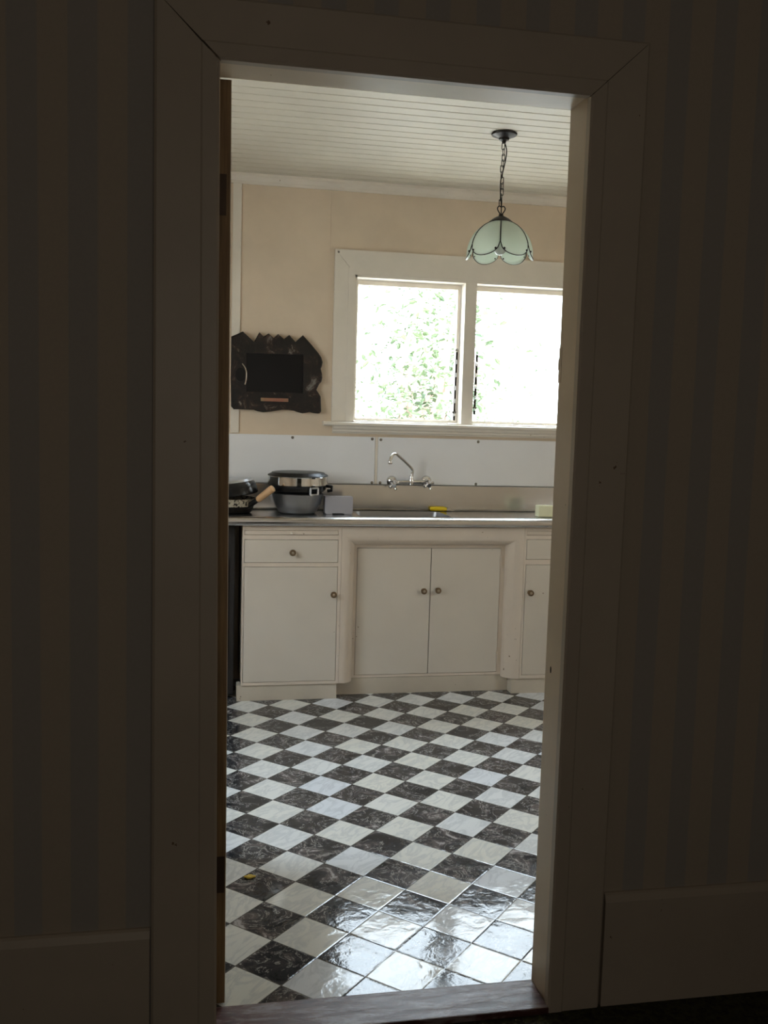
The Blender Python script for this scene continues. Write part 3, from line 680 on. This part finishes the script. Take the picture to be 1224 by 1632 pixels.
face = math.radians(-90-17)     # a leaded seam faces the doorway
for k in range(NP):
    a0 = face+2*PI*k/NP; a1 = a0+2*PI/NP
    bm = B(); nu, nv = 16, 12; grid = []
    for i in range(nu+1):
        u_ = i/nu; w_ = abs(2*u_-1); reach = .77 + .29*math.sqrt(max(0, 1-w_**2)); col_ = []
        for j in range(nv+1):
            tz = reach*j/nv; r, z = dome(min(tz, 1.0))
            if tz > 1.0: z -= (tz-1)*.2; r += (tz-1)*.03
            bul = 1+.03*(1-w_**2)*tz
            a = a0+(a1-a0)*u_
            col_.append(bm.verts.new((LX+r*bul*math.cos(a), LY+r*bul*math.sin(a), z)))
        grid.append(col_)
    for i in range(nu):
        for j in range(nv): bm.faces.new((grid[i][j], grid[i+1][j], grid[i+1][j+1], grid[i][j+1]))
    rim = [g[-1].co.copy() for g in grid]; side = [q.co.copy() for q in grid[0]]
    p = obj('glass_petal', bm, 'shade_glass', t, True)
    sm = p.modifiers.new('Solidify', 'SOLIDIFY'); sm.thickness = .003
    bm = B(); tube(bm, rim, .0020, 6); tube(bm, side, .0026, 6)
    for ii in (2, 5, nu-5, nu-2):
        if ii in (5, nu-5): continue
        r_ = bmesh.ops.create_uvsphere(bm, u_segments=10, v_segments=8, radius=.0048)
        nrm = Vector((rim[ii].x-LX, rim[ii].y-LY, 0)).normalized()
        for q in r_['verts']: q.co += rim[ii]+Vector((0, 0, .007))
    obj('lead_edge', bm, 'dark_bronze', p, True)
bm = B(); lathe(bm, [(0, .0), (.012, .0), (.015, -.05), (.012, -.055), (0, -.055)], (LX, LY, 2.30), 16); obj('bulb_holder', bm, 'dark_bronze', t, True)
bm = B(); lathe(bm, [(.011, 0), (.013, -.012), (.024, -.035), (.030, -.058), (.027, -.078), (.014, -.092), (0, -.096)], (LX, LY, 2.25), 28); obj('bulb', bm, 'bulb_glass', t, True)

# ------------------------------------------------------------------ outside
bm = B(); bx(bm, -25, 30, 5.34, 40, -.7, -.6); bx(bm, -25, KX0-.14, -10, 5.34, -.7, -.6); bx(bm, KX1+.14, 30, -10, 5.34, -.7, -.6); struct('ground', bm, 'pale_ground')
bm = B(); bx(bm, -1.25, 3.15, -2.0, 5.50, 2.88, 2.95); struct('roof', bm, 'roof_iron')
def tree(x, y, base, h, crown, nleaf, label, seed, lean=.0):
    rnd = random.Random(seed); t = thing('garden_tree', label, 'tree', (x, y, base), None)
    bm = B(); ends = []
    top = Vector((x+lean, y, base+h*.55)); tube(bm, smooth_path([(x, y, base), (x+lean*.3, y+.1, base+h*.25), top], 5), [.12-.005*i for i in range(11)], 8)
    for k in range(11):
        a = rnd.uniform(0, 2*PI); rr = crown*rnd.uniform(.5, 1); s = Vector((x+lean*.7, y+.05, base+h*rnd.uniform(.28, .55)))
        e_ = Vector((x+lean+rr*math.cos(a), y+rr*math.sin(a), base+h*rnd.uniform(.45, 1)))
        mid = (s+e_)/2+Vector((rnd.uniform(-.2, .2), rnd.uniform(-.2, .2), .15)); path = smooth_path([s, mid, e_], 4)
        tube(bm, path, [.045-.004*i for i in range(len(path))], 6); ends += [Vector(p) for p in path[3:]]
    obj('trunk', bm, 'bark', t, True)
    bm = B()
    for k in range(nleaf):
        c = rnd.choice(ends)+Vector((rnd.gauss(0, .28), rnd.gauss(0, .28), rnd.gauss(0, .28)))
        q = Matrix.Rotation(rnd.uniform(0, 6.3), 4, 'Z') @ Matrix.Rotation(rnd.uniform(-1.2, 1.2), 4, 'X') @ Matrix.Rotation(rnd.uniform(0, 6.3), 4, 'Z'); s = rnd.uniform(.022, .052)
        P = [(0, -s, 0), (s*.45, -s*.2, s*.12), (s*.35, s*.5, s*.1), (0, s, -s*.1), (-s*.35, s*.5, s*.1), (-s*.45, -s*.2, s*.12)]
        vv = [bm.verts.new(c+(q @ Vector(p))) for p in P]; bm.faces.new((vv[0], vv[1], vv[2], vv[3])); bm.faces.new((vv[0], vv[3], vv[4], vv[5]))
    f = obj('foliage', bm, 'leaf_green', t)
tree(1.95, 9.0, -.6, 3.7, .62, 2500, 'leafy garden tree behind the left half of the left window pane', 1, .05)
tree(2.75, 12.0, -.6, 4.6, .62, 1500, 'leafy garden tree with a slanting trunk seen beside the window mullion', 5, .3)
tree(4.75, 14.0, -.6, 3.9, .8, 260, 'faint sparse tree seen through the right window pane', 9, -.2)
